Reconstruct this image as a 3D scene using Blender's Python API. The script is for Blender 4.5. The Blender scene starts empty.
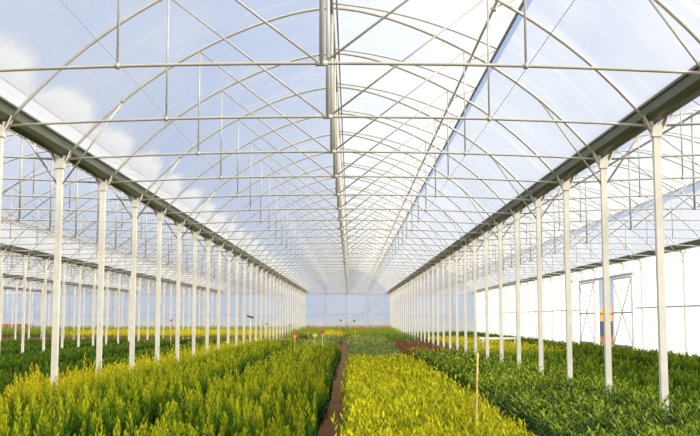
import bpy, math, random
import numpy as np
from mathutils import Vector

random.seed(7)
RNG = np.random.default_rng(7)
SC = bpy.context.scene
COL = SC.collection

# ------------------------------------------------------------------ layout
D = 2.57                 # bay length
D0 = 12.02               # distance of the first visible pair of posts
GZ = 3.86                # eave height
HALF = 4.0               # half a span
K_END = 32
Y_END = D0 + D * K_END   # end wall
Y_FRONT = D0 - 4 * D
CAMX, CAMZ = 0.28, 1.5
PITCH = math.atan(0.1005)
F = 1000.0
def yk(k): return D0 + D * k

# arch profile: height over the eave against distance from the gutter
_e = np.array([0.08, .40, .72, 1.45, 2.0, 2.6, 3.3, 4.0])
_h = np.array([0.0, .37, .69, 1.27, 1.60, 1.90, 2.15, 2.27])
_pf = np.polyfit(_e, _h, 4)
def arch(e): return float(np.polyval(_pf, e))
def arch_u(u): return arch(HALF - abs(u))

def project(p):
    x, y, z = p[0] - CAMX, p[1], p[2] - CAMZ
    c, s = math.cos(PITCH), math.sin(PITCH)
    d = y * c + z * s
    v = -y * s + z * c
    if d < 0.3: return None
    return 350 + F * x / d, 218 - F * v / d
def in_view(pts, m=0):
    for p in pts:
        q = project(p)
        if q and -m <= q[0] <= 700 + m and -m <= q[1] <= 436 + m: return True
    return False

ONES = ['', 'first', 'second', 'third', 'fourth', 'fifth', 'sixth', 'seventh', 'eighth', 'ninth', 'tenth', 'eleventh', 'twelfth',
        'thirteenth', 'fourteenth', 'fifteenth', 'sixteenth', 'seventeenth', 'eighteenth', 'nineteenth']
TENS = {20: ('twentieth', 'twenty'), 30: ('thirtieth', 'thirty'), 40: ('fortieth', 'forty')}
def ordinal(n):
    if n < 20: return ONES[n]
    t, o = n // 10 * 10, n % 10
    return TENS[t][0] if o == 0 else TENS[t][1] + '-' + ONES[o]

# ------------------------------------------------------------------ materials
def new_mat(name):
    m = bpy.data.materials.new(name); m.use_nodes = True
    nt = m.node_tree; nt.nodes.clear()
    out = nt.nodes.new('ShaderNodeOutputMaterial')
    return m, nt, out
def N(nt, typ, **kw):
    n = nt.nodes.new(typ)
    for k, v in kw.items():
        if k in n.inputs.keys(): n.inputs[k].default_value = v
        else: setattr(n, k, v)
    return n
def ramp(nt, stops, interp='LINEAR'):
    r = nt.nodes.new('ShaderNodeValToRGB'); cr = r.color_ramp; cr.interpolation = interp
    while len(cr.elements) < len(stops): cr.elements.new(0.5)
    for el, (p, c) in zip(cr.elements, stops):
        el.position = p; el.color = (*c, 1)
    return r
def paint(name, col, rough=.45, metal=0.0, var=.12, scale=6.0):
    m, nt, out = new_mat(name); L = nt.links.new
    b = N(nt, 'ShaderNodeBsdfPrincipled'); b.inputs['Roughness'].default_value = rough; b.inputs['Metallic'].default_value = metal
    g = N(nt, 'ShaderNodeNewGeometry'); no = N(nt, 'ShaderNodeTexNoise'); no.inputs['Scale'].default_value = scale; no.inputs['Detail'].default_value = 3
    L(g.outputs['Position'], no.inputs['Vector'])
    r = ramp(nt, [(.3, tuple(c * (1 - var) for c in col)), (.7, tuple(min(1, c * (1 + var)) for c in col))])
    L(no.outputs['Fac'], r.inputs['Fac']); L(r.outputs['Color'], b.inputs['Base Color']); L(b.outputs['BSDF'], out.inputs['Surface'])
    return m

M = {}
M['post'] = paint('cream_paint', (.78, .755, .67), .5, 0, .06)
M['bracket'] = paint('galvanised_bracket', (.78, .75, .66), .45, .2, .08)
M['tube'] = paint('galvanised_tube', (.50, .49, .44), .42, .12, .08)
M['tube_far'] = M['tube']
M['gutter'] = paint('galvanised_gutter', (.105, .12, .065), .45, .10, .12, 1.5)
M['frame'] = paint('grey_frame', (.58, .59, .60), .5, .1, .06)
M['rail'] = paint('weathered_rail', (.12, .115, .10), .5, .1, .1)
M['soil_red'] = paint('terracotta', (.45, .12, .05), .8, 0, .2)
M['red'] = paint('red_plastic', (.48, .035, .015), .5, 0, .1)
M['orange'] = paint('orange_plastic', (.58, .12, .015), .5, 0, .1)
M['amber'] = paint('amber_plastic', (.62, .50, .03), .5, 0, .1)
M['bamboo'] = paint('bamboo', (.72, .52, .16), .6, 0, .2, 14)
M['dark'] = paint('dark_metal', (.05, .05, .055), .5, .3, .1)
M['white'] = paint('white_board', (.85, .85, .80), .5, 0, .05)
M['kick'] = paint('grey_panel', (.30, .31, .31), .6, 0, .1)
M['shed_wood'] = paint('orange_timber', (.72, .36, .12), .7, 0, .25, 2)
M['shed_blue'] = paint('dark_blue_panel', (.04, .07, .13), .6, 0, .2, 2)
M['shed_brown'] = paint('brown_panel', (.32, .12, .06), .7, 0, .2, 2)
M['crate'] = paint('red_crate', (.42, .07, .06), .6, 0, .15)

def film_mat(name, tint, transp, trans, diff, band=False, milk=(.93, .94, .96)):
    """polythene film: part clear, part milky; the milky condensation band by the eaves follows the sheet's own coordinates"""
    m, nt, out = new_mat(name); L = nt.links.new
    tr = N(nt, 'ShaderNodeBsdfTransparent'); tr.inputs['Color'].default_value = (*tint, 1)
    tl = N(nt, 'ShaderNodeBsdfTranslucent'); tl.inputs['Color'].default_value = (*milk, 1)
    df = N(nt, 'ShaderNodeBsdfDiffuse'); df.inputs['Color'].default_value = (*milk, 1)
    gl = N(nt, 'ShaderNodeBsdfGlossy'); gl.inputs['Roughness'].default_value = .25
    mk = N(nt, 'ShaderNodeMixShader'); mk.inputs['Fac'].default_value = diff
    L(tl.outputs[0], mk.inputs[1]); L(df.outputs[0], mk.inputs[2])
    mk2 = N(nt, 'ShaderNodeMixShader'); mk2.inputs['Fac'].default_value = .04
    L(mk.outputs[0], mk2.inputs[1]); L(gl.outputs[0], mk2.inputs[2])
    mx = N(nt, 'ShaderNodeMixShader')
    L(mk2.outputs[0], mx.inputs[1]); L(tr.outputs[0], mx.inputs[2]); L(mx.outputs[0], out.inputs['Surface'])
    # broad cloudiness of the sheet
    uv = N(nt, 'ShaderNodeUVMap'); uv.uv_map = 'UVMap'
    sep = N(nt, 'ShaderNodeSeparateXYZ'); L(uv.outputs[0], sep.inputs[0])
    g = N(nt, 'ShaderNodeNewGeometry')
    n1 = N(nt, 'ShaderNodeTexNoise'); n1.inputs['Scale'].default_value = .55; n1.inputs['Detail'].default_value = 3
    L(g.outputs['Position'], n1.inputs['Vector'])
    mr = N(nt, 'ShaderNodeMapRange'); mr.inputs['From Min'].default_value = .35; mr.inputs['From Max'].default_value = .7
    mr.inputs['To Min'].default_value = transp + .06; mr.inputs['To Max'].default_value = transp - .06
    L(n1.outputs['Fac'], mr.inputs['Value'])
    fac = mr.outputs[0]
    # faint creases across each bay
    wv = N(nt, 'ShaderNodeTexNoise'); wv.inputs['Scale'].default_value = 1.0; wv.inputs['Detail'].default_value = 2
    cmb = N(nt, 'ShaderNodeCombineXYZ')
    sx = N(nt, 'ShaderNodeMath', operation='MULTIPLY'); sx.inputs[1].default_value = 9.0; L(sep.outputs['Y'], sx.inputs[0])
    sy = N(nt, 'ShaderNodeMath', operation='MULTIPLY'); sy.inputs[1].default_value = .5; L(sep.outputs['X'], sy.inputs[0])
    L(sx.outputs[0], cmb.inputs[0]); L(sy.outputs[0], cmb.inputs[1]); L(cmb.outputs[0], wv.inputs['Vector'])
    cr = N(nt, 'ShaderNodeMapRange'); cr.inputs['From Min'].default_value = .56; cr.inputs['From Max'].default_value = .75
    cr.inputs['To Min'].default_value = 1; cr.inputs['To Max'].default_value = .82
    L(wv.outputs['Fac'], cr.inputs['Value'])
    ml = N(nt, 'ShaderNodeMath', operation='MULTIPLY'); L(fac, ml.inputs[0]); L(cr.outputs[0], ml.inputs[1]); fac = ml.outputs[0]
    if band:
        # sunlit band painted into the film: upper limit scallops with the bay
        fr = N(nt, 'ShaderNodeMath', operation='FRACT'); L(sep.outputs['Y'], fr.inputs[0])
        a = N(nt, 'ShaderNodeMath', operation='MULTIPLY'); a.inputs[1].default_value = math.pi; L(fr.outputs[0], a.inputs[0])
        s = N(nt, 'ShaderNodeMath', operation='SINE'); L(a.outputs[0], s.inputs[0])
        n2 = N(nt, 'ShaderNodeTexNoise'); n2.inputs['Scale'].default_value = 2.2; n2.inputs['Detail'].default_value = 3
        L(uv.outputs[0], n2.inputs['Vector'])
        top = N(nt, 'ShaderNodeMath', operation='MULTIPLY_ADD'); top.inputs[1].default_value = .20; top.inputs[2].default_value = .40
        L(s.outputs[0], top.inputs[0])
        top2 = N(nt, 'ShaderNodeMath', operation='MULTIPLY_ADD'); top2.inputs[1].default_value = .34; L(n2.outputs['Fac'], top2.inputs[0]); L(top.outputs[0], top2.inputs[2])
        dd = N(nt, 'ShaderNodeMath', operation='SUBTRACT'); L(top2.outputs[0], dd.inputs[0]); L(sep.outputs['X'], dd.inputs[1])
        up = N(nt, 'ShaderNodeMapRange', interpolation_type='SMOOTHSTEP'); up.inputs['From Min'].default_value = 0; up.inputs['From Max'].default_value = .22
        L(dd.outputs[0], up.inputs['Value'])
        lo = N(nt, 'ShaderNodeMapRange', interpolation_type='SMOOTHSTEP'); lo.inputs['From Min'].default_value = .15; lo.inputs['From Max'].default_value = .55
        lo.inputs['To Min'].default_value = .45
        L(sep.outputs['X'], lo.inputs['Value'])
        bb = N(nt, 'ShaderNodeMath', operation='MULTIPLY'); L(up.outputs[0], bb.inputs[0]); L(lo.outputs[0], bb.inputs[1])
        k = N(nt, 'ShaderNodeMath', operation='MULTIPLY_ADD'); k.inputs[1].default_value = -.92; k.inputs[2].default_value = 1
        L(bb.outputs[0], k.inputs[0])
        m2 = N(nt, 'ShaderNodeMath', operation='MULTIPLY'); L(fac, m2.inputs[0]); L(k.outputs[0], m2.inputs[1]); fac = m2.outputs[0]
        dm = N(nt, 'ShaderNodeMath', operation='MULTIPLY_ADD'); dm.inputs[1].default_value = SUN_BAND_DIFF - diff; dm.inputs[2].default_value = diff
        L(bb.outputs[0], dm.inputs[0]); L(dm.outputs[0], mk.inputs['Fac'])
    L(fac, mx.inputs['Fac'])
    return m
SUN_BAND_DIFF = .12
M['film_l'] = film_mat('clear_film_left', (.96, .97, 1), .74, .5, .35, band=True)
M['film_r'] = film_mat('clear_film_right', (.95, .97, 1), .66, .5, .45)
M['film_vent'] = film_mat('milky_vent_film', (1, 1, 1), .55, .5, .2, milk=(.82, .83, .86))
M['film_wall'] = film_mat('milky_wall_film', (.97, .98, 1), .18, .5, .1)
M['film_end'] = film_mat('milky_end_film', (.90, .93, 1), .45, .5, .35, milk=(.66, .70, .80))
M['film_gable'] = film_mat('clear_gable_film', (.93, .95, 1), .65, .5, .35, milk=(.66, .70, .80))

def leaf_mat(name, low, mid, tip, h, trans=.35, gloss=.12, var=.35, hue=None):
    """colour climbs from a base darkened with painted shade to the tip of the plant; broad noise varies it from plant to plant"""
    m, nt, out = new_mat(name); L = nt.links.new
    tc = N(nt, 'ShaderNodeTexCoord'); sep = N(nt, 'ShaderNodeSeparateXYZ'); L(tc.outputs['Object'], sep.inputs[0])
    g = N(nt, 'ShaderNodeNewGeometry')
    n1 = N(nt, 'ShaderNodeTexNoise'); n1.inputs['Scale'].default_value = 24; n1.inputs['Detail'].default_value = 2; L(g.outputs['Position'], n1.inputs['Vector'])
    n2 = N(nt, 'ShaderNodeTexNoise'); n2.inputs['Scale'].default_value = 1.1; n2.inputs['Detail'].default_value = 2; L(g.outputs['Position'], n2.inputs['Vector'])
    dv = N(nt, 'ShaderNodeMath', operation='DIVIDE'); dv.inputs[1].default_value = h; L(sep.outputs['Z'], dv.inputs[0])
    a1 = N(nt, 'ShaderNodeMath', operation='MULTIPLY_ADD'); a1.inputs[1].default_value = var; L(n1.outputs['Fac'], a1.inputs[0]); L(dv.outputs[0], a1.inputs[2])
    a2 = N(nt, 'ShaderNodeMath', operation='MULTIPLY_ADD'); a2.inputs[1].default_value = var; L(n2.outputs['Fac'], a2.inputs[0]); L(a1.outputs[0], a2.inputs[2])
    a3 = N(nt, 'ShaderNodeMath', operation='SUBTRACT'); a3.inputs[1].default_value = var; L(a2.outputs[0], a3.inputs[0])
    r = ramp(nt, [(.42, low), (.76, mid), (1.0, tip)]); L(a3.outputs[0], r.inputs['Fac'])  # dark lower stop paints shade between plants into the leaf colour
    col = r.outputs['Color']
    if hue:                       # a second tip colour toward one side of the bed (world x)
        x0, x1, tip2 = hue
        sp = N(nt, 'ShaderNodeSeparateXYZ'); L(g.outputs['Position'], sp.inputs[0])
        nx = N(nt, 'ShaderNodeMath', operation='MULTIPLY_ADD'); nx.inputs[1].default_value = .8; L(n2.outputs['Fac'], nx.inputs[0]); L(sp.outputs['X'], nx.inputs[2])
        mr = N(nt, 'ShaderNodeMapRange'); mr.inputs['From Min'].default_value = x0 + .4; mr.inputs['From Max'].default_value = x1 + .4; L(nx.outputs[0], mr.inputs['Value'])
        fz = N(nt, 'ShaderNodeMapRange'); fz.inputs['From Min'].default_value = .55; fz.inputs['From Max'].default_value = .95; L(a3.outputs[0], fz.inputs['Value'])
        mm = N(nt, 'ShaderNodeMath', operation='MULTIPLY'); L(mr.outputs[0], mm.inputs[0]); L(fz.outputs[0], mm.inputs[1])
        mc = N(nt, 'ShaderNodeMix', data_type='RGBA'); L(mm.outputs[0], mc.inputs[0]); L(col, mc.inputs[6]); mc.inputs[7].default_value = (*tip2, 1)
        col = mc.outputs[2]
    p = N(nt, 'ShaderNodeBsdfPrincipled'); p.inputs['Roughness'].default_value = .45 if gloss > .2 else .65
    p.inputs['Specular IOR Level'].default_value = gloss * 1.6
    L(col, p.inputs['Base Color'])
    t = N(nt, 'ShaderNodeBsdfTranslucent'); L(col, t.inputs['Color'])
    mx = N(nt, 'ShaderNodeMixShader'); mx.inputs['Fac'].default_value = trans
    L(p.outputs[0], mx.inputs[1]); L(t.outputs[0], mx.inputs[2]); L(mx.outputs[0], out.inputs['Surface'])
    return m
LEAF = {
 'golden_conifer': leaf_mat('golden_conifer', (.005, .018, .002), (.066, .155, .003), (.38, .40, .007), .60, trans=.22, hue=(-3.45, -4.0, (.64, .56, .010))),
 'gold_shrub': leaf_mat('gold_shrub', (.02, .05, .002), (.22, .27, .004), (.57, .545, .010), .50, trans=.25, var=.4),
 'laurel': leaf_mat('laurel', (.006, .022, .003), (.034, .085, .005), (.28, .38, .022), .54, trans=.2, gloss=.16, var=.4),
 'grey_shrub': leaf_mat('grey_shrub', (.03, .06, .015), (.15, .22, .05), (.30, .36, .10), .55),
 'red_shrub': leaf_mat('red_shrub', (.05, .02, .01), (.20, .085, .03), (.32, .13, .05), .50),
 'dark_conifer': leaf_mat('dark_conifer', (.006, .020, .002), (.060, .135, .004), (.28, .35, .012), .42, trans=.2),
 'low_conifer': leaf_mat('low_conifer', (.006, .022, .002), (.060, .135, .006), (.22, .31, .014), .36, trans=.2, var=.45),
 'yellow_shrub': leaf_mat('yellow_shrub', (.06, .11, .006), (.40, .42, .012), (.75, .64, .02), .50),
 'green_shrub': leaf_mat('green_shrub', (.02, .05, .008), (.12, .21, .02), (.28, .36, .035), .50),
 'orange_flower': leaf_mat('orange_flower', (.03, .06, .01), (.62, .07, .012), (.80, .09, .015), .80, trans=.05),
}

# soil
def soil_mat():
    m, nt, out = new_mat('brown_soil'); L = nt.links.new
    g = N(nt, 'ShaderNodeNewGeometry'); n1 = N(nt, 'ShaderNodeTexNoise'); n1.inputs['Scale'].default_value = 9; n1.inputs['Detail'].default_value = 8
    n2 = N(nt, 'ShaderNodeTexNoise'); n2.inputs['Scale'].default_value = .9
    L(g.outputs['Position'], n1.inputs['Vector']); L(g.outputs['Position'], n2.inputs['Vector'])
    ad = N(nt, 'ShaderNodeMath', operation='ADD'); L(n1.outputs['Fac'], ad.inputs[0]); L(n2.outputs['Fac'], ad.inputs[1])
    r = ramp(nt, [(.35, (.055, .019, .003)), (.75, (.16, .066, .010))])
    hf = N(nt, 'ShaderNodeMath', operation='MULTIPLY'); hf.inputs[1].default_value = .55; L(ad.outputs[0], hf.inputs[0]); L(hf.outputs[0], r.inputs['Fac'])
    b = N(nt, 'ShaderNodeBsdfPrincipled'); b.inputs['Roughness'].default_value = .95
    bp = N(nt, 'ShaderNodeBump'); bp.inputs['Strength'].default_value = .6; bp.inputs['Distance'].default_value = .03
    L(n1.outputs['Fac'], bp.inputs['Height']); L(bp.outputs[0], b.inputs['Normal']); L(r.outputs[0], b.inputs['Base Color']); L(b.outputs[0], out.inputs['Surface'])
    return m
M['soil'] = soil_mat()
M['outside'] = paint('outside_ground', (.30, .31, .26), .95, 0, .2, .2)

# ------------------------------------------------------------------ mesh helpers
class MB:
    def __init__(s): s.v = []; s.f = []; s.uv = []
    def quad_box(s, c, size, rz=0, ends=True, top=None):
        x, y, z = size[0] / 2, size[1] / 2, size[2] / 2
        tx, ty = (top if top else (1, 1)); b = len(s.v); ca, sa = math.cos(rz), math.sin(rz)
        for sz, fx, fy in ((-z, 1, 1), (z, tx, ty)):
            for px, py in ((-x, -y), (x, -y), (x, y), (-x, y)):
                X, Y = px * fx, py * fy
                s.v.append((c[0] + X * ca - Y * sa, c[1] + X * sa + Y * ca, c[2] + sz))
        s.f += [(b, b + 1, b + 5, b + 4), (b + 1, b + 2, b + 6, b + 5), (b + 2, b + 3, b + 7, b + 6), (b + 3, b, b + 4, b + 7)]
        if ends: s.f += [(b + 3, b + 2, b + 1, b), (b + 4, b + 5, b + 6, b + 7)]
        return s
    def tube(s, pts, r, n=8, cap=True):
        pts = [Vector(p) for p in pts]; b = len(s.v); rs = r if hasattr(r, '__len__') else [r] * len(pts)
        up0 = None
        for i, p in enumerate(pts):
            t = (pts[min(i + 1, len(pts) - 1)] - pts[max(i - 1, 0)]).normalized()
            if up0 is None: up0 = Vector((0, 0, 1)) if abs(t.z) < .9 else Vector((0, 1, 0))
            a = t.cross(up0).normalized(); c = a.cross(t).normalized()
            for j in range(n):
                q = 2 * math.pi * (j + .5) / n
                s.v.append(tuple(p + a * math.cos(q) * rs[i] + c * math.sin(q) * rs[i]))
        for i in range(len(pts) - 1):
            for j in range(n):
                k = (j + 1) % n
                s.f.append((b + i * n + j, b + i * n + k, b + (i + 1) * n + k, b + (i + 1) * n + j))
        if cap:
            s.f.append(tuple(b + j for j in range(n))[::-1]); e = b + (len(pts) - 1) * n
            s.f.append(tuple(e + j for j in range(n)))
        return s
    def bar(s, p, q, w, h):
        """rectangular bar from p to q"""
        p, q = Vector(p), Vector(q); t = (q - p).normalized(); up = Vector((0, 0, 1)) if abs(t.z) < .9 else Vector((0, 1, 0))
        a = t.cross(up).normalized() * w / 2; c = a.cross(t).normalized() * h / 2; b = len(s.v)
        for o in (p, q):
            for sa, sc_ in ((-1, -1), (1, -1), (1, 1), (-1, 1)): s.v.append(tuple(o + a * sa + c * sc_))
        s.f += [(b, b + 1, b + 5, b + 4), (b + 1, b + 2, b + 6, b + 5), (b + 2, b + 3, b + 7, b + 6), (b + 3, b, b + 4, b + 7), (b + 3, b + 2, b + 1, b), (b + 4, b + 5, b + 6, b + 7)]
        return s
    def prism(s, outline, y0, y1):
        """outline in xz, extruded along y"""
        b = len(s.v); n = len(outline)
        for y in (y0, y1):
            for x, z in outline: s.v.append((x, y, z))
        for j in range(n):
            k = (j + 1) % n; s.f.append((b + j, b + k, b + n + k, b + n + j))
        s.f.append(tuple(range(b, b + n))[::-1]); s.f.append(tuple(range(b + n, b + 2 * n)))
        return s
    def mesh(s, name, mat, smooth=False):
        me = bpy.data.meshes.new(name); me.from_pydata(s.v, [], s.f)
        if mat: me.materials.append(mat)
        if smooth: me.polygons.foreach_set('use_smooth', [True] * len(me.polygons))
        me.update(); return me
def link(name, data, parent=None, loc=(0, 0, 0), rz=0):
    o = bpy.data.objects.new(name, data); COL.objects.link(o); o.location = loc; o.rotation_euler = (0, 0, rz)
    if parent: o.parent = parent
    return o
def tag(o, label=None, cat=None, group=None, kind=None):
    if label: o['label'] = label
    if cat: o['category'] = cat
    if group: o['group'] = group
    if kind: o['kind'] = kind
    return o
def copy_tree(src, kids, loc, rz=None, parent=None):
    c = src.copy(); COL.objects.link(c); c.location = loc
    if rz is not None: c.rotation_euler = (0, 0, rz)
    if parent: c.parent = parent
    for ch in kids:
        d = ch.copy(); COL.objects.link(d); d.parent = c
    return c
def grid_mesh(name, rows, uvs, mat, smooth=True):
    """rows: list of lists of points"""
    nr, nc = len(rows), len(rows[0]); v = [p for r in rows for p in r]; uvl = [p for r in uvs for p in r]
    f = [(i * nc + j, i * nc + j + 1, (i + 1) * nc + j + 1, (i + 1) * nc + j) for i in range(nr - 1) for j in range(nc - 1)]
    me = bpy.data.meshes.new(name); me.from_pydata(v, [], f); me.materials.append(mat)
    ul = me.uv_layers.new(name='UVMap')
    for li, lp in enumerate(me.loops): ul.data[li].uv = uvl[lp.vertex_index]
    if smooth: me.polygons.foreach_set('use_smooth', [True] * len(me.polygons))
    me.update(); return me

# ------------------------------------------------------------------ setting
SPANS = {0: 'main span over the path', 1: 'right-hand span by the bright wall', -1: 'span just left of the main one', -2: 'second span to the left', -3: 'third span to the left'}
XL, XR = -36.0, 12.0
fl = MB(); fl.v = [(XL, Y_FRONT - 3, 0), (XR, Y_FRONT - 3, 0), (XR, Y_END, 0), (XL, Y_END, 0)]; fl.f = [(0, 1, 2, 3)]
tag(link('floor', fl.mesh('floor', M['soil'])), kind='structure')
gd = MB(); gd.v = [(-400, -200, -.06), (400, -200, -.06), (400, 700, -.06), (-400, 700, -.06)]; gd.f = [(0, 1, 2, 3)]
tag(link('ground', gd.mesh('ground', M['outside'])), kind='structure')

def film_z(e): 
    return GZ + max(arch(e) + .035, min(.24, .24 - (e - .12) * .1)) if e < .6 else GZ + arch(e) + .035
es_l = [.12, .2, .28, .36, .45, .55, .7, .9, 1.1, 1.35, 1.6, 1.9, 2.2, 2.5, 2.8, 3.1, 3.4, 3.7, 3.85, 4.0]
es_r = [e for e in es_l if e < 1.5] + [1.57]
ks = [k / 2 for k in range(-8, 2 * K_END + 1)]
VENT_U, VENT_H = 2.47, 1.64      # lower edge of the open ridge vent
def vent_z(u):                   # sash rises from the ridge hinge, arched like the roof
    t = u / VENT_U
    return GZ + 2.34 * (1 - t) + VENT_H * t + .30 * t * (1 - t) * 1.6
for n, xc in ((0, 0), (1, 8), (-1, -8), (-2, -16), (-3, -24), (-4, -32)):
    lo = [[(xc - HALF + e, yk(k), film_z(e)) for e in es_l] for k in ks]
    luv = [[(e, k + 8) for e in es_l] for k in ks]
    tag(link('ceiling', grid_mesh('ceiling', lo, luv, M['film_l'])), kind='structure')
    ro = [[(xc + HALF - e, yk(k), film_z(e)) for e in es_r] for k in ks]
    ruv = [[(e, k + 8) for e in es_r] for k in ks]
    tag(link('ceiling', grid_mesh('ceiling', ro, ruv, M['film_r'])), kind='structure')

# end wall: film with its frame as parts
def wall_panel(name, quads, uvs, mat):
    v, f, uv = [], [], []
    for q, u in zip(quads, uvs):
        b = len(v); v += q; uv += u; f.append((b, b + 1, b + 2, b + 3))
    me = bpy.data.meshes.new(name); me.from_pydata(v, [], f); me.materials.append(mat)
    ul = me.uv_layers.new(name='UVMap')
    for li, lp in enumerate(me.loops): ul.data[li].uv = uv[lp.vertex_index]
    return me
def rect_y(x0, x1, z0, z1, y): return [(x0, y, z0), (x1, y, z0), (x1, y, z1), (x0, y, z1)], [(2 + x0 % 7, 2 + z0), (2 + x1 % 7, 2 + z0), (2 + x1 % 7, 2 + z1), (2 + x0 % 7, 2 + z1)]
def rect_x(y0, y1, z0, z1, x): return [(x, y0, z0), (x, y1, z0), (x, y1, z1), (x, y0, z1)], [(2, y0), (2, y1), (5, y1), (5, y0)]
q, u = rect_y(XL, XR, 0, GZ + .05, Y_END + .12)
wb = tag(link('wall_back', wall_panel('wall_back', [q], [u], M['film_end'])), kind='structure')
for xc in (0, 8, -8, -16, -24, -32):
    v = [(xc, Y_END + .12, GZ + .05)]; f = []
    us = np.linspace(-HALF, HALF, 33)
    for uu in us: v.append((xc + uu, Y_END + .12, GZ + .05 + max(0, arch_u(uu) - .02)))
    f = [(0, i + 1, i + 2) for i in range(32)]
    me = bpy.data.meshes.new('gable'); me.from_pydata(v, [], f); me.materials.append(M['film_gable'])
    ul = me.uv_layers.new(name='UVMap')
    for li, lp in enumerate(me.loops): co = v[lp.vertex_index]; ul.data[li].uv = (co[2], co[0] % 8)
    link('gable', me, wb)
    for s in (-2, 0, 2):
        link('mullion', MB().quad_box((xc + s, Y_END + .04, (GZ + arch_u(s)) / 2), (.07, .07, GZ + arch_u(s))).mesh('mullion', M['frame']), wb)
for z, w in ((GZ + .02, .14), (2.0, .06)):
    link('rail', MB().quad_box(((XL + XR) / 2, Y_END + .02, z), (XR - XL, .05, w)).mesh('rail', M['frame']), wb)
# the crossed wind braces of the far left bays
for x0 in (-30.0, -22.0, -18.0, -14.0, -10.0):
    for a, b in ((0, 1), (1, 0)):
        link('wind_brace', MB().bar((x0 + 2 * a, Y_END - .02, .3), (x0 + 2 * b, Y_END - .02, GZ - .1), .04, .04).mesh('wind_brace', M['frame']), wb)

# side walls
DY0, DY1, DZ = 44.35, 47.75, 3.32
qs = [rect_x(Y_FRONT - 3, DY0, 0, GZ + .05, XR + .1), rect_x(DY1, Y_END + .1, 0, GZ + .05, XR + .1), rect_x(DY0, DY1, DZ, GZ + .05, XR + .1)]
wr = tag(link('wall_right', wall_panel('wall_right', [q for q, _ in qs], [u for _, u in qs], M['film_wall'])), kind='structure')
for y0, y1 in ((Y_FRONT, DY0 - 3), (DY1 + 3, Y_END)):
    link('rail', MB().quad_box((XR + .05, (y0 + y1) / 2, 1.93), (.05, y1 - y0, .06)).mesh('rail', M['frame']), wr)
q, u = rect_x(Y_FRONT - 3, Y_END + .1, 0, GZ + .05, XL - .1)
tag(link('wall_left', wall_panel('wall_left', [q], [u], M['film_end'])), kind='structure')

# sliding doors in the right wall
def door_leaf(name, y0, y1):
    x = XR - .10
    q, u = rect_x(y0, y1, .35, DZ - .12, x)
    o = tag(link(name, wall_panel(name, [q], [u], M['film_wall'])), kind='structure')
    fr = MB()
    for y in (y0, y1): fr.bar((x - .03, y, .05), (x - .03, y, DZ - .1), .07, .05)
    for z in (.35, DZ - .1): fr.bar((x - .03, y0, z), (x - .03, y1, z), .05, .07)
    link('door_frame', fr.mesh('door_frame', M['frame']), o)
    link('middle_rail', MB().bar((x - .03, y0, 1.75), (x - .03, y1, 1.75), .05, .07).mesh('middle_rail', M['frame']), o)
    for a, b in ((y0, y1), (y1, y0)):
        link('cross_brace', MB().bar((x - .045, a, .35), (x - .045, b, DZ - .12), .035, .05).mesh('cross_brace', M['frame']), o)
    link('kick_panel', MB().quad_box((x, (y0 + y1) / 2, .20), (.05, y1 - y0, .32)).mesh('kick_panel', M['kick']), o)
door_leaf('door_1', DY0 - 3.0, DY0 - .02); door_leaf('door_2', DY1 + .02, DY1 + 3.0)
tag(link('trim_1', MB().quad_box((XR - .10, (DY0 + DY1) / 2, DZ + .02), (.10, DY1 - DY0 + 6.3, .12)).mesh('trim_1', M['frame'])), kind='structure')

# ------------------------------------------------------------------ posts
def post_parts(w, bz, mat):
    sh = MB().quad_box((0, 0, bz / 2), (w, w, bz)).mesh('shaft', mat)
    br = MB()
    br.quad_box((0, 0, bz - .03), (w * 1.45, w * 1.4, .14))
    for sx in (-1, 1):
        for yy in (-w * .45, w * .45):
            br.tube([(sx * w * .6, yy, bz - .05), (sx * .10, yy, bz + .03), (sx * .15, yy, bz + .16)], .012, 6)
        br.prism([(sx * w * .55, bz - .02), (sx * .09, bz + .02), (sx * .075, bz + .09), (sx * .03, bz + .095)][::sx], -w * .12, w * .12)
    bm_ = br.mesh('bracket', M['bracket'])
    foot = MB().quad_box((0, 0, .015), (w * 2.2, w * 2.2, .03)).quad_box((0, 0, .06), (w * 1.25, w * 1.25, .07)).mesh('foot_plate', M['bracket'])
    return sh, br, bm_, foot
PB = GZ - .06
psh, _, pbr, pft = post_parts(.082, PB, M['post'])
ROWS = {4: ('row right of the central path', 'posts right of the central path'), -4: ('row left of the central path', 'posts left of the central path'),
        -12: ('second row to the left', 'posts of the second row to the left'), -20: ('third row to the left', 'posts of the third row to the left'),
        -28: ('fourth row to the left', 'posts of the fourth row to the left')}
proto = None
for X in (4, -4, -12, -20, -28):
    n = 0
    for k in range(-1, K_END + 1):
        y = yk(k)
        if k == K_END: y -= .18
        if not in_view([(X, y, z) for z in (.4, 1, 2, 3, 3.8)], 3): continue
        n += 1
        if proto is None:
            proto = link('post', None, None, (X, y, 0)); pk = [link('shaft', psh, proto), link('bracket', pbr, proto), link('foot_plate', pft, proto)]; o = proto
        else: o = copy_tree(proto, pk, (X, y, 0))
        tag(o, f'{ordinal(n)} cream steel post from the front in the {ROWS[X][0]}', 'post', ROWS[X][1])
# slim posts against the right wall
wsh, _, wbr, wft = post_parts(.06, PB, M['post'])
wp = None; n = 0
for k in range(-4, K_END + 1):
    y = yk(k)
    if DY0 - .1 < y < DY1 + .1 or not in_view([(XR, y, z) for z in (.4, 1, 2, 3, 3.8)], 2): continue
    if k == K_END: y -= .18
    n += 1
    if wp is None:
        wp = link('wall_post', None, None, (XR - .02, y, 0)); wk = [link('shaft', wsh, wp), link('bracket', wbr, wp)]; o = wp
    else: o = copy_tree(wp, wk, (XR - .02, y, 0))
    tag(o, f'{ordinal(n)} slim pale post from the front along the bright right wall', 'post', 'posts along the right wall')

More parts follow.
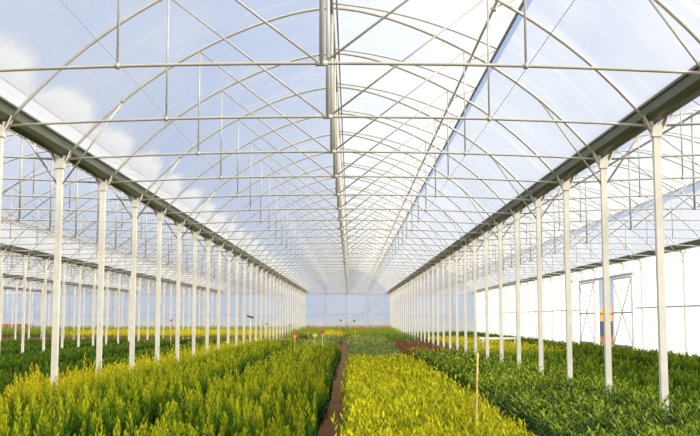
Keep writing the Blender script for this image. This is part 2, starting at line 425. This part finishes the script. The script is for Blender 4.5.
# ------------------------------------------------------------------ gutters, ridge, vents
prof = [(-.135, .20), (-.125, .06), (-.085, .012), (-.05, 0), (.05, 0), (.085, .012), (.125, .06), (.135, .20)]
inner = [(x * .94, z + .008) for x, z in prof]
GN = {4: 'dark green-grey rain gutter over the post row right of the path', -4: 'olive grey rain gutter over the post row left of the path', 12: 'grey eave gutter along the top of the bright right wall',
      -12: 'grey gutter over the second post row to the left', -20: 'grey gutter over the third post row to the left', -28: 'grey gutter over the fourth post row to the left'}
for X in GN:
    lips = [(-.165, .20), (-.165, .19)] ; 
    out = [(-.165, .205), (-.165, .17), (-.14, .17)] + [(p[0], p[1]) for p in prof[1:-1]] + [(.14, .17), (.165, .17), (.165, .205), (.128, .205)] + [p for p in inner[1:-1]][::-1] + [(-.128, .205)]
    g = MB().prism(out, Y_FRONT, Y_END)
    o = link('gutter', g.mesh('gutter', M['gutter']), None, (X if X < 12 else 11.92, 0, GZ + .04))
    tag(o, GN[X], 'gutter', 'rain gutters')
SL = {0: 'main span', 1: 'right-hand span', -1: 'first span to the left', -2: 'second span to the left', -3: 'third span to the left'}
rib0 = None
for s in SL:
    xc = 8 * s
    o = link('ridge_beam', MB().tube([(0, Y_FRONT, 0), (0, Y_END, 0)], .032, 8).tube([(.075, Y_FRONT, .05), (.075, Y_END, .05)], .016, 6).mesh('ridge_beam', M['tube'], True), None, (xc, 0, GZ + 2.20))
    tag(o, f'long steel ridge beam along the top of the {SL[s]}', 'beam', 'ridge beams')
    # open ridge vent: milky sash with a rib at each truss and a tube along its lower edge
    v = link('ridge_vent', None, None, (xc, 0, GZ)); tag(v, f'long open milky roof vent on the right slope of the {SL[s]}', 'roof vent', 'ridge vents')
    us = np.linspace(.02, VENT_U, 12)
    rows = [[(u_, yk(k), vent_z(u_) - GZ + .03) for u_ in us] for k in ks]; uvs = [[(2 + u_, k + 8) for u_ in us] for k in ks]
    link('vent_film', grid_mesh('vent_film', rows, uvs, M['film_vent']), v)
    link('edge_tube', MB().bar((VENT_U, Y_FRONT, VENT_H - .01), (VENT_U, Y_END, VENT_H - .01), .032, .032).mesh('edge_tube', M['rail']), v)
    if rib0 is None: rib0 = MB().tube([(u_, 0, vent_z(u_) - GZ) for u_ in us], .016, 6).mesh('rib', M['tube'], True)
    # drive shaft with a rack arm per truss
    sh = link('vent_shaft', MB().tube([(2.05, Y_FRONT, 1.46), (2.05, Y_END, 1.46)], .020, 6).mesh('vent_shaft', M['bracket'], True), None, (xc, 0, GZ))
    tag(sh, f'long thin vent shaft under the right slope of the {SL[s]}', 'shaft', 'vent drive shafts')
    rk = MB().tube([(2.0, 0, 1.445), (VENT_U, 0, VENT_H - .01)], .012, 6).mesh('rack_arm', M['bracket'])
    cp = MB().quad_box((2.05, 0, 1.46), (.055, .10, .06)).mesh('bearing', M['bracket'])
    for k in range(-1, K_END + 1):
        if s and k < 6 and s < 0: continue
        y = yk(k) - (.10 if k == K_END else 0)
        link('rib', rib0, v, (0, y, 0)); link('rack_arm', rk, sh, (0, y + .02, 0)); link('bearing', cp, sh, (0, y + .04, 0))
for X, nm in ((2.75, 'right'), (-2.85, 'left')):
    o = link('roof_wire', MB().tube([(X, Y_FRONT, GZ + arch_u(X) + .012), (X, Y_END, GZ + arch_u(X) + .012)], .005, 5).mesh('roof_wire', M['frame']))
    tag(o, f'thin wire running along the {nm} roof slope of the main span', 'wire')

# ------------------------------------------------------------------ roof trusses (each a thing)
TZ = GZ - .025
pts = [(u_, 0, GZ + arch_u(u_)) for u_ in np.linspace(-HALF + .08, HALF - .08, 41)]
tie = [(u_, 0, TZ + .115 * (1 - (u_ / HALF) ** 2)) for u_ in np.linspace(-HALF + .06, HALF - .06, 13)]
HU = 1.97
tm = {'arch_tube': MB().tube(pts, .0215, 8).mesh('arch_tube', M['tube'], True),
      'tie_rod': MB().tube(tie, .0165, 8).mesh('tie_rod', M['tube'], True),
      'king_post': MB().tube([(0, 0, TZ + .095), (0, 0, GZ + arch(4) - .02)], .026, 8).quad_box((0, 0, TZ + .115), (.12, .035, .05)).mesh('king_post', M['tube'], True)}
def zt(u_): return TZ + .115 * (1 - (u_ / HALF) ** 2)
hang = [MB().tube([(sx * HU, 0, zt(HU) - .03), (sx * HU, 0, GZ + arch_u(HU))], .0125, 6).quad_box((sx * HU, 0, zt(HU)), (.04, .045, .05)).mesh('hanger', M['tube'], True) for sx in (-1, 1)]
diag = [MB().tube([(sx * .03, 0, zt(0) + .01), (sx * HU, 0, GZ + arch_u(HU) - .02)], .0125, 6).mesh('diagonal_strut', M['tube'], True) for sx in (-1, 1)]
brace = [MB().tube([(sx * 3.97, 0, GZ - .40), (sx * 3.10, 0, GZ + arch_u(3.10) - .01)], .0145, 6).quad_box((sx * 3.10, 0, GZ + arch_u(3.10)), (.045, .045, .045)).mesh('corner_brace', M['tube'], True) for sx in (-1, 1)]
def truss(braced):
    e = link('roof_truss', None)
    kids = [link(nm, me, e) for nm, me in tm.items()]
    kids += [link('hanger', h, e) for h in hang] + [link('diagonal_strut', h, e) for h in diag]
    if braced: kids += [link('corner_brace', h, e) for h in brace]
    return e, kids
TR = {0: None, 1: None}
TG = {0: 'main span', 1: 'right-hand span', -1: 'first span to the left', -2: 'second span to the left', -3: 'third span to the left'}
for s in (0, 1, -1, -2, -3):
    n = 0
    for k in range(-1, K_END + 1):
        y = yk(k) - (.10 if k == K_END else 0)
        if not in_view([(8 * s + u_, y, GZ + h) for u_ in (-3.9, -3, -2, -1, 0, 1, 2, 3, 3.9) for h in (0, arch_u(u_))], 2): continue
        n += 1; b = k % 2
        if TR[b] is None: TR[b] = truss(bool(b)); o = TR[b][0]; o.location = (8 * s, y, 0)
        else: o = copy_tree(TR[b][0], TR[b][1], (8 * s, y, 0))
        tag(o, f'{ordinal(n)} arched tube roof truss from the front in the {TG[s]}', 'roof truss', f'arched trusses of the {TG[s]}')

# ------------------------------------------------------------------ plants
def leaves_mesh(P, DIR, UP, LEN, WID, mat, name, fold=.22, simple=False):
    """P base, DIR axis, UP face normal: folded pointed leaves (two quads) or single diamonds"""
    P, DIR, UP = np.asarray(P, float), np.asarray(DIR, float), np.asarray(UP, float)
    LEN, WID = np.asarray(LEN, float)[:, None], np.asarray(WID, float)[:, None]
    DIR /= np.linalg.norm(DIR, axis=1, keepdims=True) + 1e-9
    S = np.cross(DIR, UP); S /= np.linalg.norm(S, axis=1, keepdims=True) + 1e-9
    U = np.cross(S, DIR); n = len(P)
    tip = P + DIR * LEN - U * LEN * .12
    mid = P + DIR * LEN * .5
    Lf = mid + S * WID * .5 + U * WID * fold; Rt = mid - S * WID * .5 + U * WID * fold
    if simple:
        V = np.stack([P, Rt, tip, Lf], 1).reshape(-1, 3); idx = np.arange(n * 4, dtype=np.int32); nf = n
    else:
        V = np.stack([P, Rt, tip, Lf, mid + U * LEN * .03], 1).reshape(-1, 3)
        b = (np.arange(n) * 5)[:, None]; idx = (b + np.array([0, 1, 2, 4, 0, 4, 2, 3])).astype(np.int32).ravel(); nf = 2 * n
    me = bpy.data.meshes.new(name)
    me.vertices.add(len(V)); me.vertices.foreach_set('co', V.astype(np.float32).ravel())
    me.loops.add(len(idx)); me.loops.foreach_set('vertex_index', idx)
    me.polygons.add(nf); me.polygons.foreach_set('loop_start', np.arange(nf, dtype=np.int32) * 4)
    me.materials.append(mat); me.update(calc_edges=True); return me

def unit_plant(style, h, rng, lod):
    """one plant at the origin -> arrays of leaf base, axis, up, length, width.  lod 0 near, 1 middle, 2 far"""
    P, Dr, U, Ln, Wd = [], [], [], [], []
    def add(p, d, u, l, w): P.append(p); Dr.append(d); U.append(u); Ln.append(l); Wd.append(w)
    if style == 'conifer':
        ns = (3, 3, 3)[lod]; per = (66, 24, 9)[lod]; big = (1, 1.5, 2.1)[lod]
        for s in range(ns):
            a = s * 3.0 + rng.uniform(-.5, .5); rad = rng.uniform(.045, .09) if s else .0
            base = np.array([rad * math.cos(a), rad * math.sin(a), 0]); hs = h * (rng.uniform(.62, .98) if s else rng.uniform(.92, 1.12))
            lean = np.array([math.cos(a), math.sin(a), 0]) * rng.uniform(0, .07)
            for i in range(per):
                t = .16 + .84 * (i + rng.uniform(0, 1)) / per
                wid = .056 * math.sin(min(1, (1 - t) * 1.6 + .10) * 1.5708) + .006
                b = a * 7 + i * 2.4 + rng.uniform(-.4, .4)
                ro = np.array([math.cos(b), math.sin(b), 0])
                c = base + lean * t + np.array([0, 0, hs * t]) + ro * wid * .30
                d = ro * rng.uniform(.30, .65) * (1 if t < .93 else .3) + np.array([0, 0, 1.0])
                l = (.030 + wid * .9) * rng.uniform(.8, 1.25)
                add(c - np.array([0, 0, l * .6]), d, ro + rng.normal(0, .5, 3), l * (1 + .25 * (big - 1)), .016 * big * rng.uniform(.8, 1.3))
    else:
        long, wide, spread, nsh, nlf = {'willow': (.085, .018, .95, 7, 13), 'laurel': (.088, .020, 1.3, 5, 14), 'bushy': (.055, .022, .9, 6, 11)}[style]
        if lod == 1: nsh, nlf, wide, long = max(3, int(nsh * .7)), max(5, int(nlf * .6)), wide * 1.45, long * 1.15
        if lod == 2: nsh, nlf, wide, long = 3, 6, wide * 2.3, long * 1.35
        for s in range(nsh):
            a = s * 2.4 + rng.uniform(-.5, .5); rad = rng.uniform(.02, .10) if s else 0.0
            base = np.array([rad * math.cos(a), rad * math.sin(a), 0]); hs = h * rng.uniform(.74, 1.04)
            lean = np.array([math.cos(a), math.sin(a), 0]) * rng.uniform(.0, .06)
            for i in range(nlf):
                t = .42 + .58 * (i + rng.uniform(0, 1)) / nlf
                b = i * 2.4 + a + rng.uniform(-.3, .3); ro = np.array([math.cos(b), math.sin(b), 0])
                upw = spread * (1.15 - t * .75)
                d = ro * upw + np.array([0, 0, (.12 if style == 'laurel' else .28) + t * .58]) + rng.normal(0, .12, 3)
                add(base + lean * t + np.array([0, 0, hs * t - long * .35]), d, np.array([0, 0, 1.0]) + ro * -.3 + rng.normal(0, .25, 3), long * rng.uniform(.75, 1.25), wide * rng.uniform(.8, 1.25))
    return [np.array(q) for q in (P, Dr, U, Ln, Wd)]

def far_soil(): pass
def bed_positions(beds, rng):
    pos = []
    for (x0, x1, y0, y1, sp) in beds:
        y = y0; r = 0
        while y < y1:
            s = sp * (1.0 if y < 22 else 1.3 if y < 40 else 1.75)
            for x in np.arange(x0 + s * .5, x1 - s * .25, s):
                pos.append((x + rng.uniform(-.22, .22) * s + (s * .25 if r % 2 else -.25 * s), y + rng.uniform(-.22, .22) * s))
            y += s * .92; r += 1
    return np.array(pos)

PL = {}
def plant_kind(name, style, leaf, h, beds, label, rest_label, cat, group, limit=300, hvar=.17, seed=1, gaps=0.02, hfun=lambda x, y: 1.0):
    rng = np.random.default_rng(seed); mat = LEAF[leaf]
    pos = bed_positions(beds, rng)
    keep = rng.uniform(0, 1, len(pos)) > gaps
    # only what the camera (or one stepped a little aside) could see
    dx = (pos[:, 0] - CAMX) / pos[:, 1]
    keep &= (np.abs(dx) < .42) & (pos[:, 1] > 6.3)
    for X in (4, -4, -12, -20, -28):
        kk = np.round((pos[:, 1] - D0) / D); keep &= ~((np.abs(pos[:, 0] - X) < .11) & (np.abs(pos[:, 1] - D0 - kk * D) < .13))
    pos = pos[keep]
    q = np.array([project((x, y, h * .9)) for x, y in pos])
    vis = (q[:, 0] > 2) & (q[:, 0] < 698) & (q[:, 1] < 434)
    order = np.argsort(pos[:, 1]); ind = [i for i in order if vis[i]][:limit]
    near = set(ind)
    metas = [leaves_mesh(*[a.copy() for a in unit_plant(style, h, rng, 0 if pos[ind[0]][1] < 18 else 1)], mat, name) for _ in range(5)]
    src = []
    for j, i in enumerate(ind):
        x, y = pos[i]
        if j < 5: o = link(name, metas[j]); src.append(o)
        else: o = src[int(rng.integers(5))].copy(); COL.objects.link(o)
        o.location = (x, y, 0); o.rotation_euler = (0, 0, rng.uniform(0, 6.28))
        s = rng.uniform(.92, 1.08); o.scale = (s, s, rng.uniform(1 - hvar, 1 + hvar) * hfun(x, y))
        tag(o, label, cat, group)
    # everything else of the kind: one object
    far = [i for i in range(len(pos)) if i not in near]
    if far:
        acc = [[], [], [], [], []]
        lib = {l: [unit_plant(style, h, rng, l) for _ in range(6)] for l in (0, 1, 2)}
        for i in far:
            x, y = pos[i]; l = 0 if (y < 17) else 1 if y < 36 else 2
            u = lib[l][int(rng.integers(6))]; a = rng.uniform(0, 6.28); c, s = math.cos(a), math.sin(a)
            R = np.array([[c, s, 0], [-s, c, 0], [0, 0, 1]]); fat = 1.0 if y < 22 else 1.25 if y < 40 else 1.6
            sc_ = np.array([fat, fat, rng.uniform(1 - hvar, 1 + hvar) * hfun(x, y)])
            acc[0].append(u[0] @ R * sc_ + np.array([x, y, 0])); acc[1].append(u[1] @ R); acc[2].append(u[2] @ R); acc[3].append(u[3]); acc[4].append(u[4] * (1 if y < 40 else 1.3))
        arr = [np.concatenate(a) for a in acc]
        o = link(name + '_bed', leaves_mesh(*arr, mat, name + '_bed', simple=True))
        tag(o, rest_label, cat, None, 'stuff')
    PL[name] = (len(ind), len(far))

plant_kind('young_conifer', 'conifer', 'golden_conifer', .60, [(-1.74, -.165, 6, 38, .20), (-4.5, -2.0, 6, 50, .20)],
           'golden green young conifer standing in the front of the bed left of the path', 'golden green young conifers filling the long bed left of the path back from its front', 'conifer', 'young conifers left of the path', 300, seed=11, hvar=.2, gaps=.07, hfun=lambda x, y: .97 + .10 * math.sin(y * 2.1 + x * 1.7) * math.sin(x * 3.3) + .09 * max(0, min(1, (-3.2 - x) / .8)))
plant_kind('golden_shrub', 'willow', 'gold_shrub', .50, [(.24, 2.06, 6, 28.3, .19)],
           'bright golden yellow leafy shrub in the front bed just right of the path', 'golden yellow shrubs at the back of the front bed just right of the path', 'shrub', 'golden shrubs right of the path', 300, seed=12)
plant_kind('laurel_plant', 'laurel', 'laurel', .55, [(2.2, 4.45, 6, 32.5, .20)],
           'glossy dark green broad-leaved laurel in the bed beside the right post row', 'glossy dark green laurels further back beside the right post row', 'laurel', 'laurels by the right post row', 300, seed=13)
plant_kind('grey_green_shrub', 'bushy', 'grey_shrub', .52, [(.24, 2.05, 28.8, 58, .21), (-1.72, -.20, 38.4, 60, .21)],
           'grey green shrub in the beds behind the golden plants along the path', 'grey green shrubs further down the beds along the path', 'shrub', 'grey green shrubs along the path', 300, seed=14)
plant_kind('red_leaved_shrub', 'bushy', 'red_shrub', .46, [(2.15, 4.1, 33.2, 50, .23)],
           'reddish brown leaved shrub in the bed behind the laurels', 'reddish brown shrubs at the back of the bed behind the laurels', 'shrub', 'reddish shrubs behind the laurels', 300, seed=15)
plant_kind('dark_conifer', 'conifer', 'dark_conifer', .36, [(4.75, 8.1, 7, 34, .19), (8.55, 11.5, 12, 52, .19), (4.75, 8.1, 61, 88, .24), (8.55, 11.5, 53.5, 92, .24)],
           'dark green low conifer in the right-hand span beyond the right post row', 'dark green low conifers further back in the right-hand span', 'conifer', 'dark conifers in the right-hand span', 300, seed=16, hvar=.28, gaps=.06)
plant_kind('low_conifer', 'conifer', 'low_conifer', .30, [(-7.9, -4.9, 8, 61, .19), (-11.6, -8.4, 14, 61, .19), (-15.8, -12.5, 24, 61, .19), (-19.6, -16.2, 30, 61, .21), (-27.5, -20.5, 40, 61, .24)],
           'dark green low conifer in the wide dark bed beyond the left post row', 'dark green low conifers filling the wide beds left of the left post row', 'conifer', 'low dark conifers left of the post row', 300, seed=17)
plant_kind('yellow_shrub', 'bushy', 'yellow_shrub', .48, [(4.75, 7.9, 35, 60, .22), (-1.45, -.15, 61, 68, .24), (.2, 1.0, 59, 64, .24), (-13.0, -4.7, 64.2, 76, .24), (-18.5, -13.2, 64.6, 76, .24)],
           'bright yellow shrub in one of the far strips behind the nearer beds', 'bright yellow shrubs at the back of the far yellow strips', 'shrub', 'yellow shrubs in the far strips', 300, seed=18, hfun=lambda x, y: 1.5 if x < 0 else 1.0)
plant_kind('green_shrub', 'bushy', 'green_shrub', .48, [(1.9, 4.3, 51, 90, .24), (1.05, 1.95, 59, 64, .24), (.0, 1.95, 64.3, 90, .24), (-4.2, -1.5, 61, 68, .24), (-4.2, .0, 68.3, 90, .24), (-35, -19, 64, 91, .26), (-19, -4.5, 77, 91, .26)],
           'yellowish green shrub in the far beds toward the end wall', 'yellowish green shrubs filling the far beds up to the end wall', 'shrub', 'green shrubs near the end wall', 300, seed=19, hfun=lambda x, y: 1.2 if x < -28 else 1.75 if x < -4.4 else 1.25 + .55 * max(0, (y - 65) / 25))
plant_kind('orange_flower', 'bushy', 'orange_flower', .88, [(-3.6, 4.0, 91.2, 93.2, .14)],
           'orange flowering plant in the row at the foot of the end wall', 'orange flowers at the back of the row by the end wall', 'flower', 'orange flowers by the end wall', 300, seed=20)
print('PLANTS', PL)

# ------------------------------------------------------------------ small things
def stake(x, y, ztop, tag_size, kind, mat, label, lean=0.0):
    tag_size *= .85
    o = link('marker_stake', None, None, (x, y, 0)); tag(o, label, 'plant marker', 'coloured markers on stakes')
    link('stake', MB().tube([(0, 0, 0), (lean, 0, ztop)], .014, 6).mesh('stake', M['bamboo']), o)
    b = MB()
    if kind == 'disc': b.tube([(lean, -.015, ztop), (lean, .0, ztop), (lean, .03, ztop)], [tag_size * .33, tag_size * .4, tag_size * .33], 14)
    elif kind == 'flag': b.v = [(lean - tag_size * .5, -.02, ztop - tag_size * .05), (lean + tag_size * .02, -.02, ztop - tag_size * .55), (lean + tag_size * .62, .03, ztop - tag_size * .12), (lean + .02, -.01, ztop + tag_size * .45)]; b.f = [(0, 1, 2, 3)]
    else: b.quad_box((lean, -.016, ztop), (tag_size * .6, .02, tag_size))
    link('marker_tag', b.mesh('marker_tag', M[mat]), o)
stake(-1.55, 33.0, .96, .22, 'flag', 'orange', 'tilted orange square marker among the plants left of the path')
stake(-.58, 30.6, 1.10, .17, 'disc', 'red', 'red round marker on a tall bamboo stake just left of the path')
stake(-3.88, 50.0, 1.24, .15, 'disc', 'red', 'red round marker on a stake standing near the left post row')
stake(.52, 52.0, .99, .20, 'disc', 'orange', 'orange round marker just right of the path far down the bed')
stake(-2.2, 60.0, .95, .28, 'plate', 'orange', 'slim orange upright plate far down the left bed', -.08)
stake(-1.15, 40.0, .86, .22, 'flag', 'amber', 'amber yellow flag low over the plants left of the path')
stake(-3.3, 60.0, 1.10, .16, 'disc', 'red', 'tiny red marker far down the bed left of the path')
stake(-7.75, 45.0, 1.42, .16, 'disc', 'red', 'red round marker on a tall stake in the span left of the post row')
b = link('bamboo_cane', MB().tube([(-.028, .02, 0), (-.012, .005, .45), (0, 0, .9), (.012, 0, 1.17)], [.011, .0105, .010, .009], 8).tube([(-.0005, 0, .84), (.001, 0, .855)], .0125, 8).mesh('bamboo_cane', M['bamboo'], True), None, (1.49, 9.7, 0))
tag(b, 'tall thin bamboo cane standing at the right edge of the golden bed', 'cane')
# tap on a left post
vx, vy = -4.0, yk(12)
t = link('hose_valve', MB().quad_box((0, -.075, 1.50), (.11, .06, .10)).tube([(0, -.09, 1.47), (0, -.12, 1.15), (.01, -.11, .9)], .025, 6).mesh('hose_valve', M['white']), None, (vx, vy, 0))
tag(t, 'white hose valve with dark handle hung on a left row post', 'valve')
link('handle', MB().bar((-.13, -.09, 1.61), (.16, -.09, 1.53), .05, .07).mesh('handle', M['dark']), t)
# two dark knobs on the end wall
for x, z, lb in ((-.63, 1.33, 'left of two small dark round outlets on the end wall'), (.62, 1.27, 'right of two small dark round outlets on the end wall')):
    o = link('wall_outlet', MB().tube([(x, Y_END - .02, z), (x, Y_END - .10, z), (x, Y_END - .14, z)], [.09, .09, .06], 12).mesh('wall_outlet', M['dark'])); tag(o, lb, 'outlet')
# white rail on legs over the yellow strip
o = link('white_rail', None, None, (6.75, 44.0, 0)); tag(o, 'white horizontal rail on two legs over the yellow shrubs beyond the right posts', 'rail')
link('bar', MB().quad_box((0, 0, .64), (1.7, .08, .09)).mesh('bar', M['white']), o)
for s in (-.7, .7): link('leg', MB().quad_box((s, 0, .30), (.06, .06, .60)).mesh('leg', M['white']), o)
# lamps above the sliding doors
for y, lb in ((43.6, 'nearer of two small floodlights above the sliding door'), (50.0, 'farther of two small floodlights above the sliding door')):
    o = link('floodlight', MB().prism([(-.16, -.05), (.10, .08), (.14, .0), (-.10, -.14)], -.13, .13).mesh('floodlight', M['bracket']), None, (XR - .55, y, 3.42)); tag(o, lb, 'lamp')
    link('arm', MB().tube([(.1, 0, .02), (.3, 0, .10), (.5, 0, .05)], .018, 6).mesh('arm', M['frame']), o)
# red crates by the far end wall on the left
cr = None
for i, x in enumerate((-31.6, -31.0, -30.4, -29.8, -29.2)):
    if cr is None:
        c = MB(); w, d_, h_ = .56, .4, .34
        for z in (.08, .20, .32):
            c.bar((-w / 2, -d_ / 2, z), (w / 2, -d_ / 2, z), .02, .085); c.bar((-w / 2, d_ / 2, z), (w / 2, d_ / 2, z), .02, .085)
            c.bar((-w / 2, -d_ / 2, z), (-w / 2, d_ / 2, z), .02, .085); c.bar((w / 2, -d_ / 2, z), (w / 2, d_ / 2, z), .02, .085)
        for sx in (-1, 1):
            for sy in (-1, 1): c.quad_box((sx * w / 2, sy * d_ / 2, .18), (.045, .045, .36))
        c.quad_box((0, 0, .03), (w, d_, .03))
        cr = link('crate', c.mesh('crate', M['crate'])); o = cr
    else: o = cr.copy(); COL.objects.link(o)
    o.location = (x, 92.3, .62)
    tag(o, f'{ordinal(i + 1)} red slatted crate from the left on the stand by the far left end wall', 'crate', 'red crates by the end wall')
st = link('crate_stand', None, None, (-30.4, 92.3, 0)); tag(st, 'low grey stand under the red crates by the far left end wall', 'stand')
link('stand_top', MB().quad_box((0, 0, .605), (3.2, .6, .03)).mesh('stand_top', M['kick']), st)
for sx in (-1.5, 0, 1.5): link('leg', MB().quad_box((sx, 0, .295), (.08, .5, .59)).mesh('leg', M['kick']), st)
# what stands outside the open door
sd = link('shed', None, None, (16.6, 62.0, -.06)); tag(sd, 'orange brown shed with a dark blue front outside the open door', 'shed')
link('front_wall', MB().quad_box((0, 0, .95), (4.4, 3.0, .9)).mesh('front_wall', M['shed_blue']), sd)
link('plinth', MB().quad_box((0, 0, .25), (4.5, 3.1, .5)).mesh('plinth', M['shed_brown']), sd)
link('upper_wall', MB().quad_box((0, 0, 1.66), (4.4, 3.0, .52)).mesh('upper_wall', M['shed_wood']), sd)
link('roof', MB().prism([(-2.4, 1.9), (2.4, 1.9), (2.2, 2.05), (0, 2.25), (-2.2, 2.05)], -1.6, 1.6).mesh('roof', M['shed_wood']), sd)

# ------------------------------------------------------------------ light
w = bpy.data.worlds.new('sky'); SC.world = w; w.use_nodes = True; nt = w.node_tree; nt.nodes.clear(); L = nt.links.new
out = nt.nodes.new('ShaderNodeOutputWorld'); bg = nt.nodes.new('ShaderNodeBackground'); bg.inputs['Strength'].default_value = 1.0
tc = nt.nodes.new('ShaderNodeTexCoord'); sep = nt.nodes.new('ShaderNodeSeparateXYZ'); L(tc.outputs['Generated'], sep.inputs[0])
rz = ramp(nt, [(.0, (.56, .64, .79)), (.12, (.49, .59, .79)), (.32, (.42, .54, .79)), (.62, (1.05, 1.06, 1.08)), (1.0, (1.15, 1.15, 1.15))]); L(sep.outputs['Z'], rz.inputs['Fac'])  # upper stops brightened, out of view, to light the roof film band
az, el = math.radians(-32), math.radians(34)      # the sun: from the right, a little behind the viewer
dirv = Vector((math.cos(az) * math.cos(el), math.sin(az) * math.cos(el), math.sin(el)))
cn = N(nt, 'ShaderNodeTexNoise'); cn.inputs['Scale'].default_value = 2.4; cn.inputs['Detail'].default_value = 6; L(tc.outputs['Generated'], cn.inputs['Vector'])
cm = N(nt, 'ShaderNodeMapRange'); cm.inputs['From Min'].default_value = .48; cm.inputs['From Max'].default_value = .75; cm.inputs['To Max'].default_value = .6; L(cn.outputs['Fac'], cm.inputs['Value'])
mc = N(nt, 'ShaderNodeMix', data_type='RGBA'); L(cm.outputs[0], mc.inputs[0]); L(rz.outputs['Color'], mc.inputs[6]); mc.inputs[7].default_value = (.92, .93, .97, 1)
# bright haze spreading from the sun over the near half of the sky
dp = N(nt, 'ShaderNodeVectorMath', operation='DOT_PRODUCT'); dp.inputs[1].default_value = dirv; L(tc.outputs['Generated'], dp.inputs[0])
gl_ = N(nt, 'ShaderNodeMapRange', interpolation_type='SMOOTHSTEP'); gl_.inputs['From Min'].default_value = -.15; gl_.inputs['From Max'].default_value = .95; L(dp.outputs['Value'], gl_.inputs['Value'])
mg = N(nt, 'ShaderNodeMix', data_type='RGBA'); L(gl_.outputs[0], mg.inputs[0]); L(mc.outputs[2], mg.inputs[6]); mg.inputs[7].default_value = (1.75, 1.66, 1.45, 1)
L(mg.outputs[2], bg.inputs['Color']); L(bg.outputs[0], out.inputs['Surface'])

sl = bpy.data.lights.new('sun', 'SUN'); sl.energy = 5.4; sl.angle = math.radians(5); sl.color = (1.0, .93, .78)
so = bpy.data.objects.new('sun', sl); COL.objects.link(so)
so.rotation_euler = dirv.to_track_quat('Z', 'Y').to_euler()

# ------------------------------------------------------------------ camera
cd = bpy.data.cameras.new('camera'); cd.sensor_width = 36; cd.lens = F / 700 * 36; cd.clip_end = 2000
co = bpy.data.objects.new('camera', cd); COL.objects.link(co); co.location = (CAMX, 0, CAMZ)
co.rotation_euler = (math.pi / 2 + PITCH, 0, .0007)
SC.camera = co
SC.view_settings.view_transform = 'Standard'
SC.cycles.transparent_max_bounces = 32
SC.cycles.max_bounces = 8
